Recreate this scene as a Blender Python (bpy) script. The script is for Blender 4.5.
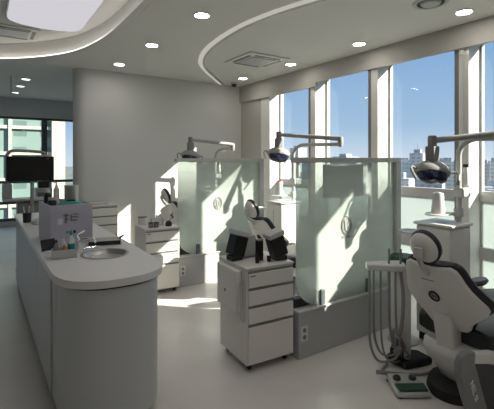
import bpy, bmesh, math, random
from mathutils import Vector, Matrix
R = math.radians
PI = math.pi
scene = bpy.context.scene
for o in list(bpy.data.objects):
    bpy.data.objects.remove(o)
COL = scene.collection

# ------------------------------------------------------------------ camera
cam_d = bpy.data.cameras.new('camera')
cam_d.sensor_width = 36.0
cam_d.lens = 400.0 / 494.0 * 36.0
cam_d.shift_y = -44.5 / 494.0
cam_d.clip_end = 5000
cam = bpy.data.objects.new('camera', cam_d)
cam.location = (0, 0, 1.5)
cam.rotation_euler = (R(90), 0, R(-33.723))
COL.objects.link(cam)
scene.camera = cam

# ------------------------------------------------------------------ world
w = bpy.data.worlds.new('sky'); scene.world = w
w.use_nodes = True
nt = w.node_tree; nt.nodes.clear()
tc = nt.nodes.new('ShaderNodeTexCoord')
sp = nt.nodes.new('ShaderNodeSeparateXYZ')
rp = nt.nodes.new('ShaderNodeValToRGB')
bg = nt.nodes.new('ShaderNodeBackground')
ow = nt.nodes.new('ShaderNodeOutputWorld')
nt.links.new(tc.outputs['Generated'], sp.inputs[0])
nt.links.new(sp.outputs['Z'], rp.inputs[0])
nt.links.new(rp.outputs[0], bg.inputs[0])
nt.links.new(bg.outputs[0], ow.inputs[0])
cr = rp.color_ramp
cr.elements[0].position = 0.0; cr.elements[0].color = (.60, .69, .79, 1)
cr.elements[1].position = 1.0; cr.elements[1].color = (.55, .68, .90, 1)
e = cr.elements.new(.08); e.color = (.36, .51, .71, 1)
e = cr.elements.new(.30); e.color = (.20, .37, .64, 1)
e = cr.elements.new(.55); e.color = (.45, .60, .85, 1)
bg.inputs[1].default_value = .78

# ------------------------------------------------------------------ sun
sd = bpy.data.lights.new('sun', 'SUN')
sd.energy = 10; sd.angle = R(.55); sd.color = (1, .93, .80)
sun = bpy.data.objects.new('sun', sd); COL.objects.link(sun)
sdir = Vector((-1, .95, -.80))
sun.rotation_euler = sdir.to_track_quat('-Z', 'Y').to_euler()
sun.location = (20, -16, 18)

scene.view_settings.view_transform = 'Standard'
scene.view_settings.look = 'None'
scene.view_settings.exposure = 0.55
scene.view_settings.gamma = 1.0
scene.view_settings.use_curve_mapping = False
try:
    scene.cycles.max_bounces = 10
    scene.cycles.transparent_max_bounces = 16
    scene.cycles.sample_clamp_indirect = 6
    scene.cycles.caustics_reflective = False
    scene.cycles.caustics_refractive = False
    scene.cycles.use_denoising = True
except Exception:
    pass

# ------------------------------------------------------------------ materials
def mat(name, col, rough=.5, metal=0, bump=0, scale=40, var=0, spec=.5, coat=0):
    m = bpy.data.materials.new(name); m.use_nodes = True
    t = m.node_tree; b = t.nodes['Principled BSDF']
    b.inputs['Base Color'].default_value = (*col, 1)
    b.inputs['Roughness'].default_value = rough
    b.inputs['Metallic'].default_value = metal
    b.inputs['Specular IOR Level'].default_value = spec
    b.inputs['Coat Weight'].default_value = coat
    if bump or var:
        c = t.nodes.new('ShaderNodeTexCoord')
        n = t.nodes.new('ShaderNodeTexNoise'); n.inputs['Scale'].default_value = scale
        n.inputs['Detail'].default_value = 4
        t.links.new(c.outputs['Object'], n.inputs['Vector'])
        if var:
            r = t.nodes.new('ShaderNodeValToRGB')
            r.color_ramp.elements[0].position = .3; r.color_ramp.elements[1].position = .7
            r.color_ramp.elements[0].color = (*[x * (1 - var) for x in col], 1)
            r.color_ramp.elements[1].color = (*[min(1, x * (1 + var)) for x in col], 1)
            t.links.new(n.outputs['Fac'], r.inputs[0]); t.links.new(r.outputs[0], b.inputs['Base Color'])
        if bump:
            bp = t.nodes.new('ShaderNodeBump'); bp.inputs['Strength'].default_value = bump
            bp.inputs['Distance'].default_value = .002
            t.links.new(n.outputs['Fac'], bp.inputs['Height']); t.links.new(bp.outputs[0], b.inputs['Normal'])
    return m

def emit(name, col, s):
    m = bpy.data.materials.new(name); m.use_nodes = True
    t = m.node_tree; t.nodes.clear()
    e = t.nodes.new('ShaderNodeEmission'); o = t.nodes.new('ShaderNodeOutputMaterial')
    e.inputs[0].default_value = (*col, 1); e.inputs[1].default_value = s
    t.links.new(e.outputs[0], o.inputs[0])
    return m

def clear_glass(name):
    m = bpy.data.materials.new(name); m.use_nodes = True
    t = m.node_tree; t.nodes.clear()
    o = t.nodes.new('ShaderNodeOutputMaterial'); mx = t.nodes.new('ShaderNodeMixShader')
    tr = t.nodes.new('ShaderNodeBsdfTransparent'); gl = t.nodes.new('ShaderNodeBsdfGlossy')
    tr.inputs[0].default_value = (.95, .97, .97, 1); gl.inputs['Roughness'].default_value = .02
    lw = t.nodes.new('ShaderNodeLayerWeight'); lw.inputs[0].default_value = .5
    pw = t.nodes.new('ShaderNodeMath'); pw.operation = 'POWER'; pw.inputs[1].default_value = 5
    ma = t.nodes.new('ShaderNodeMath'); ma.operation = 'MULTIPLY_ADD'; ma.inputs[1].default_value = .5; ma.inputs[2].default_value = .02
    t.links.new(lw.outputs['Facing'], pw.inputs[0]); t.links.new(pw.outputs[0], ma.inputs[0])
    t.links.new(ma.outputs[0], mx.inputs[0]); t.links.new(tr.outputs[0], mx.inputs[1]); t.links.new(gl.outputs[0], mx.inputs[2])
    t.links.new(mx.outputs[0], o.inputs[0])
    return m

def frosted(name, tint, clear_lo, clear_hi, z0=0, z1=1, transl=.5):
    """etched film: mixture of see-through, translucent and diffuse; amount of clear rises from z0 to z1 (object space)"""
    m = bpy.data.materials.new(name); m.use_nodes = True
    t = m.node_tree; t.nodes.clear()
    N = t.nodes.new; L = t.links.new
    o = N('ShaderNodeOutputMaterial')
    tr = N('ShaderNodeBsdfTransparent'); tr.inputs[0].default_value = (.86, .92, .89, 1)
    tl = N('ShaderNodeBsdfTranslucent'); tl.inputs[0].default_value = (*tint, 1)
    df = N('ShaderNodeBsdfPrincipled'); df.inputs['Base Color'].default_value = (*tint, 1)
    df.inputs['Roughness'].default_value = .35
    m1 = N('ShaderNodeMixShader'); m1.inputs[0].default_value = transl
    L(df.outputs[0], m1.inputs[1]); L(tl.outputs[0], m1.inputs[2])
    c = N('ShaderNodeTexCoord'); s = N('ShaderNodeSeparateXYZ'); L(c.outputs['Object'], s.inputs[0])
    mr = N('ShaderNodeMapRange'); mr.inputs['From Min'].default_value = z0; mr.inputs['From Max'].default_value = z1
    mr.inputs['To Min'].default_value = clear_lo; mr.inputs['To Max'].default_value = clear_hi
    L(s.outputs['Z'], mr.inputs['Value'])
    m2 = N('ShaderNodeMixShader'); L(mr.outputs[0], m2.inputs[0]); L(m1.outputs[0], m2.inputs[1]); L(tr.outputs[0], m2.inputs[2])
    L(m2.outputs[0], o.inputs[0])
    return m

M = {}
M['wall'] = mat('painted_wall', (.70, .695, .675), .7, bump=.05, scale=120)
M['ceil'] = mat('painted_ceiling', (.78, .765, .73), .8)
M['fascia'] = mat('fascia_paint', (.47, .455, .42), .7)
M['floor'] = mat('polished_floor', (.78, .735, .70), .34, var=.06, scale=1.6)
M['frame'] = mat('window_frame_paint', (.80, .79, .76), .45)
M['dframe'] = mat('grey_sash', (.22, .23, .23), .45)
M['gframe'] = mat('dark_green_grey_frame', (.10, .13, .14), .5)
M['white'] = mat('white_lacquer', (.74, .73, .71), .35)
M['cream'] = mat('cream_lacquer', (.80, .775, .725), .4)
M['counter'] = mat('counter_laminate', (.55, .57, .57), .35)
M['top'] = mat('solid_surface_top', (.82, .80, .78), .28, var=.02, scale=200)
M['shadow'] = mat('dark_reveal', (.05, .05, .05), .7)
M['black'] = mat('black_plastic', (.012, .012, .013), .35)
M['rubber'] = mat('black_rubber', (.02, .02, .02), .75)
M['uphol'] = mat('dark_upholstery', (.015, .017, .02), .45, bump=.1, scale=300)
M['shell'] = mat('chair_shell', (.76, .74, .70), .38)
M['chrome'] = mat('chrome', (.8, .8, .8), .15, 1)
M['steel'] = mat('brushed_steel', (.50, .49, .47), .35, 1)
M['grey'] = mat('grey_plastic', (.22, .22, .215), .45)
M['mgrey'] = mat('mid_grey_paint', (.33, .335, .33), .45)
M['lgrey'] = mat('light_grey_paint', (.55, .55, .54), .4)
M['base'] = mat('partition_base_laminate', (.47, .47, .47), .5)
M['rail'] = mat('partition_rail_paint', (.56, .555, .52), .45)
M['armpad'] = mat('dark_grey_pad', (.07, .07, .07), .5)
M['screen'] = mat('black_screen', (.004, .004, .005), .12)
M['lampglass'] = mat('lamp_reflector_glass', (.01, .014, .05), .08, coat=.5)
M['hose'] = mat('grey_hose', (.30, .29, .28), .5)
M['green'] = mat('dark_green_vinyl', (.006, .055, .028), .45)
M['teal'] = mat('teal_plastic', (.02, .30, .27), .45)
M['orange'] = mat('orange_label', (.60, .22, .06), .5)
M['lilac'] = mat('lilac_grey_laminate', (.54, .51, .60), .45)
M['lilacside'] = M['lilac']
M['paper'] = mat('white_paper', (.78, .78, .78), .7)
M['red'] = mat('red_plastic', (.55, .06, .04), .45)
M['glass'] = clear_glass('window_glass')
M['film'] = frosted('frosted_window_film', (.52, .57, .56), .10, .10, transl=.8)
M['pglass'] = frosted('etched_partition_glass', (.74, .80, .76), .18, .72, .90, 1.40, transl=.45)
M['panel'] = emit('light_panel_diffuser', (.96, .94, 1.0), .45)
M['led'] = emit('downlight_diffuser', (1, .95, .88), 34)
M['cove'] = emit('cove_led', (1, .96, .88), 2.6)
M['dimled'] = emit('dim_downlight_diffuser', (1, .97, .92), 2.2)
M['groove'] = emit('line_light_diffuser', (1, .95, .85), .34)

# ------------------------------------------------------------------ mesh helpers
def new(): return bmesh.new()

def finish(name, bm, m, parent=None, loc=(0, 0, 0), rotz=0, smooth=True, angle=35, bevel=0, seg=2):
    bmesh.ops.recalc_face_normals(bm, faces=bm.faces)
    me = bpy.data.meshes.new(name)
    if smooth:
        for f in bm.faces: f.smooth = True
        for e in bm.edges:
            if len(e.link_faces) == 2 and e.calc_face_angle(0) > R(angle): e.smooth = False
    bm.to_mesh(me); bm.free()
    me.materials.append(m)
    o = bpy.data.objects.new(name, me); COL.objects.link(o)
    o.location = loc; o.rotation_euler = (0, 0, rotz)
    if parent: o.parent = parent
    if bevel:
        b = o.modifiers.new('bevel', 'BEVEL'); b.width = bevel; b.segments = seg; b.limit_method = 'ANGLE'; b.angle_limit = R(40)
        b.harden_normals = False
    return o

def empty(name, loc=(0, 0, 0), rotz=0):
    o = bpy.data.objects.new(name, None); COL.objects.link(o)
    o.location = loc; o.rotation_euler = (0, 0, rotz); o.empty_display_size = .1
    return o

def tag(o, label, cat, group=None):
    o['label'] = label; o['category'] = cat
    if group: o['group'] = group
    return o

def struct(o):
    o['kind'] = 'structure'; return o

def box(bm, x0, x1, y0, y1, z0, z1, mtx=None):
    vs = [bm.verts.new(p) for p in ((x0, y0, z0), (x1, y0, z0), (x1, y1, z0), (x0, y1, z0), (x0, y0, z1), (x1, y0, z1), (x1, y1, z1), (x0, y1, z1))]
    if mtx:
        for v in vs: v.co = mtx @ v.co
    for f in ((3, 2, 1, 0), (4, 5, 6, 7), (0, 1, 5, 4), (1, 2, 6, 5), (2, 3, 7, 6), (3, 0, 4, 7)):
        bm.faces.new([vs[i] for i in f])
    return vs

def lathe(bm, prof, n=24, mtx=None, sx=1, sy=1):
    rings = []
    for r, z in prof:
        if r < 1e-6:
            rings.append([bm.verts.new((0, 0, z))])
        else:
            rings.append([bm.verts.new((r * sx * math.cos(2 * PI * k / n), r * sy * math.sin(2 * PI * k / n), z)) for k in range(n)])
    for a, b in zip(rings, rings[1:]):
        for k in range(n):
            j = (k + 1) % n
            if len(a) == 1 and len(b) == 1: continue
            if len(a) == 1: bm.faces.new((a[0], b[k], b[j]))
            elif len(b) == 1: bm.faces.new((a[k], a[j], b[0]))
            else: bm.faces.new((a[k], a[j], b[j], b[k]))
    if len(rings[0]) > 1: bm.faces.new(list(reversed(rings[0])))
    if len(rings[-1]) > 1: bm.faces.new(rings[-1])
    if mtx:
        for rg in rings:
            for v in rg: v.co = mtx @ v.co

def smooth_path(pts, n=6, closed=False):
    """Catmull-Rom through points"""
    P = [Vector(p) for p in pts]; out = []
    m = len(P)
    for i in range(m if closed else m - 1):
        if closed:
            a, b, c, d = P[(i - 1) % m], P[i], P[(i + 1) % m], P[(i + 2) % m]
        else:
            b, c = P[i], P[i + 1]
            a = P[i - 1] if i else b * 2 - c
            d = P[i + 2] if i + 2 < m else c * 2 - b
        for k in range(n):
            t = k / n
            out.append(.5 * ((2 * b) + (c - a) * t + (2 * a - 5 * b + 4 * c - d) * t * t + (3 * b - a - 3 * c + d) * t ** 3))
    if not closed: out.append(P[-1])
    return out

def tube(bm, pts, r, n=10, smooth=0, closed=False):
    P = smooth_path(pts, smooth, closed) if smooth else [Vector(p) for p in pts]
    m = len(P); rings = []
    up = None
    for i in range(m):
        if closed: t = (P[(i + 1) % m] - P[i - 1])
        else: t = (P[min(i + 1, m - 1)] - P[max(i - 1, 0)])
        t.normalize()
        if up is None:
            up = Vector((0, 0, 1)) if abs(t.z) < .9 else Vector((1, 0, 0))
        up = (up - t * up.dot(t)).normalized()
        s = t.cross(up)
        rr = r[i] if isinstance(r, (list, tuple)) else r
        rings.append([bm.verts.new(P[i] + rr * (math.cos(2 * PI * k / n) * up + math.sin(2 * PI * k / n) * s)) for k in range(n)])
    rg = list(zip(rings, rings[1:])) + ([(rings[-1], rings[0])] if closed else [])
    for a, b in rg:
        for k in range(n):
            j = (k + 1) % n
            bm.faces.new((a[k], a[j], b[j], b[k]))
    if not closed:
        bm.faces.new(list(reversed(rings[0]))); bm.faces.new(rings[-1])

def prism(bm, poly, h0, h1, axis='z', mtx=None):
    def p3(a, b, h):
        return (a, b, h) if axis == 'z' else ((a, h, b) if axis == 'y' else (h, a, b))
    A = [bm.verts.new(p3(a, b, h0)) for a, b in poly]; B = [bm.verts.new(p3(a, b, h1)) for a, b in poly]
    if mtx:
        for v in A + B: v.co = mtx @ v.co
    n = len(poly)
    bm.faces.new(A[::-1]); bm.faces.new(B)
    for i in range(n):
        j = (i + 1) % n
        bm.faces.new((A[i], A[j], B[j], B[i]))

def grid_solid(bm, F, B):
    """closed slab from two equal grids of points"""
    nu, nv = len(F), len(F[0])
    f = [[bm.verts.new(p) for p in row] for row in F]
    b = [[bm.verts.new(p) for p in row] for row in B]
    for i in range(nu - 1):
        for j in range(nv - 1):
            bm.faces.new((f[i][j], f[i][j + 1], f[i + 1][j + 1], f[i + 1][j]))
            bm.faces.new((b[i][j], b[i + 1][j], b[i + 1][j + 1], b[i][j + 1]))
    for j in range(nv - 1):
        bm.faces.new((f[0][j], b[0][j], b[0][j + 1], f[0][j + 1]))
        bm.faces.new((f[-1][j], f[-1][j + 1], b[-1][j + 1], b[-1][j]))
    for i in range(nu - 1):
        bm.faces.new((f[i][0], f[i + 1][0], b[i + 1][0], b[i][0]))
        bm.faces.new((f[i][-1], b[i][-1], b[i + 1][-1], f[i + 1][-1]))

def bx(name, m, parent, x0, x1, y0, y1, z0, z1, bevel=0, mtx=None, loc=(0, 0, 0), seg=2):
    bm = new(); box(bm, x0, x1, y0, y1, z0, z1, mtx)
    return finish(name, bm, m, parent, loc=loc, bevel=bevel, seg=seg)

def text_mesh(name, s, size, m, parent, mtx, depth=.0015):
    cu = bpy.data.curves.new(name, 'FONT'); cu.body = s; cu.size = size; cu.extrude = depth
    cu.align_x = 'CENTER'; cu.align_y = 'CENTER'
    t = bpy.data.objects.new(name, cu); COL.objects.link(t)
    me = bpy.data.meshes.new_from_object(t.evaluated_get(bpy.context.evaluated_depsgraph_get()))
    bpy.data.objects.remove(t)
    me.transform(mtx); me.materials.clear(); me.materials.append(m); me.name = name
    o = bpy.data.objects.new(name, me); COL.objects.link(o)
    if parent: o.parent = parent
    return o

def dup(root, loc, label=None, group=None, rotz=None):
    r = root.copy(); COL.objects.link(r); r.location = loc
    if rotz is not None: r.rotation_euler = (0, 0, rotz)
    if label: r['label'] = label
    if group: r['group'] = group
    for ch in list(root.children):
        c = ch.copy(); COL.objects.link(c); c.parent = r
        for g in list(ch.children):
            d = g.copy(); COL.objects.link(d); d.parent = c
    return r

# ------------------------------------------------------------------ the room
H = 2.9
XW = 4.17        # inner face of the window wall
XG = 4.42        # glass plane
YB = 6.45        # back wall
YF = 10.4        # far window wall
JAMB = [1.03, 2.15, 3.28, 4.41, 5.54]     # near face of each pier
PIER = .105

bm = new(); box(bm, -2.6, 4.6, -2.6, 10.6, -.15, 0)
struct(finish('floor', bm, M['floor'], smooth=False))

# ceiling with a curved opening for the light tray
tray = [(1.27, -2.0), (1.27, 1.5)] + [tuple(p[:2]) for p in smooth_path([(1.27, 3.0, 0), (1.27, 4.4, 0), (1.2, 5.1, 0), (1.05, 5.65, 0), (.8, 6.08, 0), (.5, 6.42, 0), (.1, 6.72, 0), (-.4, 6.95, 0), (-1.2, 7.1, 0)], 5)] + [(-2.2, 7.1), (-2.2, -2.0)]
def face_with_hole(bm, outer, inner, z):
    es = []
    for loop in (outer, inner):
        vs = [bm.verts.new((a, b, z)) for a, b in loop]
        for i in range(len(vs)): es.append(bm.edges.new((vs[i], vs[(i + 1) % len(vs)])))
    bmesh.ops.triangle_fill(bm, edges=es, use_beauty=True)
bm = new()
face_with_hole(bm, [(-2.6, -2.6), (XW, -2.6), (XW, 5.64), (XW, 10.4), (-2.6, 10.4)], tray, H)
ret = bmesh.ops.extrude_face_region(bm, geom=list(bm.faces))
for g in ret['geom']:
    if isinstance(g, bmesh.types.BMVert): g.co.z += .24
struct(finish('ceiling', bm, M['ceil'], smooth=False))
bm = new(); box(bm, -2.6, 1.6, -2.4, 7.5, 3.145, 3.2)
struct(finish('trim_1', bm, M['ceil'], smooth=False))   # raised tray ceiling

# walls
arc = [(1.19 + .16 - .16 * math.cos(t * PI / 16), YB + .16 - .16 * math.sin(t * PI / 16)) for t in range(9)]
poly = arc + [(XW + .4, YB), (XW + .4, YB + .32)] + [(1.35 - .16 * math.sin(t * PI / 16), YB + .16 + .16 * math.cos(t * PI / 16)) for t in range(8)]
bm = new(); prism(bm, poly, 0, H)
struct(finish('wall_back', bm, M['wall'], angle=30))
bm = new(); box(bm, -2.8, -2.6, -2.8, 10.6, 0, 3.2)
struct(finish('wall_left', bm, M['wall'], smooth=False))
bm = new(); box(bm, -2.6, 4.6, -2.8, -2.6, 0, 3.2)
struct(finish('wall_front', bm, M['wall'], smooth=False))
# far window wall: header and sill
bm = new(); box(bm, -2.6, 4.6, YF, YF + .2, 2.48, 3.2); box(bm, -2.6, 4.6, YF, YF + .2, 0, .12); box(bm, 3.1, 3.3, YB + .32, YF, 0, 2.9)
struct(finish('wall_far', bm, M['wall'], smooth=False))
# window wall: fascia above, sill below, solid ends, piers
bm = new()
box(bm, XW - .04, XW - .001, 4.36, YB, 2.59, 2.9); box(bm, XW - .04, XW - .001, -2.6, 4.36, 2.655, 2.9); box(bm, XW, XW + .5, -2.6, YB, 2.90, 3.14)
box(bm, XW + .02, XW + .45, -2.6, YB, 0, .10)
box(bm, XW, XW + .4, -2.6, .05, .1, 2.9); box(bm, XW, XW + .4, .05, JAMB[0], .1, 1.85)  # unseen parapet under the first bay added to shade the partition base
box(bm, XW, XW + .4, 5.80, YB, .1, 2.9)
struct(finish('wall_right', bm, M['fascia'], smooth=False))
for i, y in enumerate(JAMB):
    y1 = y + PIER if i < 4 else 5.80
    bm = new(); box(bm, XW, XG + .06, y, y1, .1, 2.9)
    struct(finish('trim_%d' % (i + 2), bm, M['frame'], bevel=.006))
# blind boxes stepping below the fascia on the right-hand bays, and the roller blinds' pull
y0s = [.05] + [y + PIER for y in JAMB[:-1]]
for i, (a, b) in enumerate(zip(y0s, JAMB)):
    f = empty('window_%d' % (i + 1), (XG, (a + b) / 2, 0)); struct(f)
    h = (b - a) / 2
    zb = 1.85 if i == 0 else .1
    bm = new()
    box(bm, XW + .002 - XG, .03, -h, -h + .045, zb, 2.9)
    struct(finish('window_frame', bm, M['dframe'], f, smooth=False))
    bm = new()
    for z0, z1 in (((1.06, 1.17), (.46, .58), (.1, .15), (2.85, 2.9)) if i else ((1.85, 1.9), (2.85, 2.9))): box(bm, -.035, .035, -h + .045, h, z0, z1)
    box(bm, -.025, .025, h - .022, h, zb, 2.9)
    finish('window_rail', bm, M['lgrey'], f, smooth=False)
    bx('pane', M['glass'], f, -.004, .004, -h + .045, h - .022, 1.17 if i else 1.9, 2.85)
    if i == 0: continue
    bm = new(); box(bm, -.004, .004, -h + .045, h - .022, .58, 1.06); box(bm, -.004, .004, -h + .045, h - .022, .15, .46)
    finish('frosted_pane', bm, M['film'], f, smooth=False)
# far window
f = empty('window_6', (0, YF + .1, 0)); struct(f)
bm = new()
for x in (-2.5, -1.3, -.02, 1.26, 2.54, 3.04):
    box(bm, x - .06, x + .06, -.05, .05, .12, 2.48)
finish('window_frame', bm, M['gframe'], f, smooth=False)
bm = new()
for z in (.15, .53, 1.0, 2.46): box(bm, -2.56, 3.1, -.04, .04, z - .03, z + .03)
finish('window_rail', bm, M['gframe'], f, smooth=False)
bx('pane', M['glass'], f, -2.56, 3.1, -.004, .004, .17, 2.43)

# blind drop on the nearest bay
o = bx('roller_blind', M['cream'], None, -.05, .05, -.36, .33, 2.60, 2.76, bevel=.02, loc=(XW + .11, .62, 0))
tag(o, 'rolled-up cream roller blind at the top of the rightmost window', 'blind')

# pole clipped to the pier at right
r = empty('white_pole', (XW - .02, 2.205, 0)); tag(r, 'thin white vertical pole clipped to the window pier at the upper right', 'pole')
bm = new(); tube(bm, [(0, 0, 1.70), (0, 0, 2.64)], .014, 10); finish('pole', bm, M['white'], r)
for z in (1.74, 2.60): bx('clip', M['white'], r, -.022, .02, -.02, .02, z - .02, z + .02, bevel=.004)

# cove light in the tray: a lip along the tray edge with an LED strip washing the wall behind it
def strip(bm, path, q0, q1, z0, z1):
    prev = None
    for i, p in enumerate(path):
        a_, b_ = path[max(i - 1, 0)], path[min(i + 1, len(path) - 1)]
        d = Vector((b_[0] - a_[0], b_[1] - a_[1], 0)).normalized(); n = Vector((-d.y, d.x, 0))
        cur = [bm.verts.new((p[0] + n.x * q, p[1] + n.y * q, z)) for q, z in ((q0, z0), (q1, z0), (q1, z1), (q0, z1))]
        if prev:
            for k in range(4):
                j = (k + 1) % 4; bm.faces.new((prev[k], prev[j], cur[j], cur[k]))
        else: bm.faces.new(cur[::-1])
        prev = cur
    bm.faces.new(prev)
root = empty('cove_light', (0, 0, 0)); tag(root, 'curved glowing cove light strip around the recessed ceiling tray', 'light')
path = tray[:-2]
bm = new(); strip(bm, path, .002, .075, H + .001, H + .012); finish('cove_lip', bm, M['ceil'], root, smooth=False)
bm = new(); strip(bm, path, .035, .065, H + .012, H + .024); finish('led_strip', bm, M['cove'], root, smooth=False)

# oblong light panel
root = empty('ceiling_light_panel', (.64, 3.2, 3.145))
tag(root, 'large round-ended white light panel in the ceiling tray', 'light')
def oblong(hw, y0, y1, bulge, rad=.1):
    pts = [(-hw, y0), (hw, y0), (hw, y1 - rad)]
    n = 14
    for k in range(n + 1):
        x = hw * math.cos(PI * k / n)
        pts.append((x, y1 + bulge * math.sin(PI * k / n) ** .7))
    pts.append((-hw, y1 - rad))
    return pts
bm = new(); prism(bm, oblong(.39, -3.6, 1.95, .27), -.05, -.012)
finish('diffuser', bm, M['panel'], root, smooth=False)
bm = new(); prism(bm, oblong(.405, -3.615, 1.95, .285), -.03, 0)
finish('panel_frame', bm, M['lgrey'], root, smooth=False)

# wave-shaped line light
pts = smooth_path([(2.75, 1.6, 0), (2.52, 2.2, 0), (2.39, 2.61, 0), (2.29, 3.05, 0), (2.25, 3.6, 0), (2.33, 4.3, 0), (2.52, 4.92, 0), (2.83, 5.43, 0), (3.5, 6.18, 0), (3.7, 6.4, 0)], 6)
root = empty('line_light', (2.3, 3.6, H - .002)); tag(root, 'thin curved pale line light sweeping across the ceiling by the windows', 'light')
def ribbon(bm, pts, wd, z0, z1, off):
    A = []
    for i, p in enumerate(pts):
        t = (pts[min(i + 1, len(pts) - 1)] - pts[max(i - 1, 0)]).normalized(); n = Vector((-t.y, t.x, 0)) * wd
        q = p - off
        A.append([bm.verts.new((q.x + n.x * s, q.y + n.y * s, z)) for s, z in ((-1, z0), (1, z0), (1, z1), (-1, z1))])
    for a, b in zip(A, A[1:]):
        for k in range(4):
            j = (k + 1) % 4; bm.faces.new((a[k], a[j], b[j], b[k]))
    bm.faces.new(A[0][::-1]); bm.faces.new(A[-1])
bm = new(); ribbon(bm, pts, .030, -.012, 0, Vector((2.3, 3.6, 0))); finish('diffuser', bm, M['groove'], root)
bm = new(); ribbon(bm, [p + Vector((.05, 0, 0)) for p in pts], .012, -.022, 0, Vector((2.3, 3.6, 0))); finish('light_edge', bm, M['lgrey'], root)

# downlights
def make_downlight(x, y, label, group, m='led'):
    r = empty('downlight', (x, y, H)); tag(r, label, 'light', group)
    bm = new(); lathe(bm, [(.085, 0), (.085, -.006), (.07, -.010), (.07, -.004), (.0, -.004)], 28); finish('trim_ring', bm, M['frame'], r)
    bm = new(); lathe(bm, [(.0, -.0075), (.066, -.0075), (.066, -.0045), (0, -.0045)], 28); finish('diffuser', bm, M[m], r)
    return r
dl0 = make_downlight(3.80, 2.0, 'round downlight at the top right, the one nearest the rightmost window', 'recessed downlights')
for x, y, l in ((3.79, 3.25, 'second round downlight from the right in the window-side row, right of the ceiling cassette'),
                (3.77, 4.5, 'round downlight just right of the square ceiling cassette'),
                (3.74, 5.73, 'round downlight in the corner where back wall meets window wall'),
                (1.78, 3.45, 'largest round downlight, top middle between the two curved ceiling lights'),
                (1.74, 4.69, 'middle round downlight beside the tray cove light'),
                (1.69, 5.89, 'round downlight closest to the middle of the grey back wall')):
    dup(dl0, (x, y, H), l)

for x, y, l in ((.66, 7.87, 'nearest of the three small downlights in the far left passage'),
                (.637, 8.67, 'second of the three small downlights in the far left passage'),
                (.605, 9.55, 'farthest of the three small downlights in the far left passage')):
    make_downlight(x, y, l, 'recessed downlights', 'dimled')
for x, y in ((3.8, .76), (3.8, -.5), (1.75, 2.2), (1.75, .95), (1.75, -.3), (1.75, -1.5)):  # extra unseen lamps added out of frame to brighten floor and walls
    dup(dl0, (x, y, H), 'added out-of-view downlight that brightens the room', 'added out-of-view downlights')

# ceiling cassettes, vent, camera
def cassette(x, y, z, s, label):
    r = empty('ceiling_cassette', (x, y, z)); tag(r, label, 'air conditioner', 'ceiling cassettes')
    bx('panel', M['cream'], r, -s, s, -s, s, -.02, 0, bevel=.008)
    bx('intake_grille', M['lgrey'], r, -s * .58, s * .58, -s * .58, s * .58, -.03, -.02, bevel=.006)
    for a in range(4):
        m = Matrix.Rotation(a * PI / 2, 4, 'Z')
        bx('louvre', M['grey'], r, -s * .62, s * .62, s * .70, s * .84, -.024, -.02, mtx=m)
    return r
cassette(3.22, 4.58, H, .33, 'square ceiling cassette air conditioner between the line light and the windows')
cassette(.36, 5.92, 3.145, .28, 'square ceiling cassette in the recessed tray at upper left')
r = empty('round_air_vent', (3.33, 2.05, H)); tag(r, 'round dark-ringed air vent at the top edge right of centre', 'vent')
bm = new(); lathe(bm, [(.15, 0), (.145, -.012), (.12, -.012), (.115, -.002), (0, -.002)], 36); finish('outer_ring', bm, M['lgrey'], r)
bm = new(); lathe(bm, [(.113, -.003), (.113, -.010), (.092, -.010), (.092, -.003)], 36); finish('slot', bm, M['shadow'], r)
bm = new(); lathe(bm, [(.088, -.003), (.075, -.022), (0, -.026)], 36); finish('cone', bm, M['lgrey'], r)
r = empty('security_camera', (3.83, 6.16, H)); tag(r, 'small black dome security camera in the ceiling corner', 'camera')
bm = new(); lathe(bm, [(.06, 0), (.06, -.02), (.05, -.03), (0, -.03)], 20); finish('mount', bm, M['lgrey'], r)
bm = new(); lathe(bm, [(.05, -.03), (.046, -.05), (.03, -.07), (0, -.08)], 20); finish('dome', bm, M['black'], r)
# hanging bracket in the passage
bm = new(); tube(bm, [(0, 0, 0), (0, 0, -.25), (.0, .05, -.28), (.10, .1, -.28)], .018, 10)
o = finish('hanging_bracket', bm, M['white'], None, loc=(.43, 7.75, H)); tag(o, 'white hooked bracket hanging from the ceiling of the far left passage', 'bracket')

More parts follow.
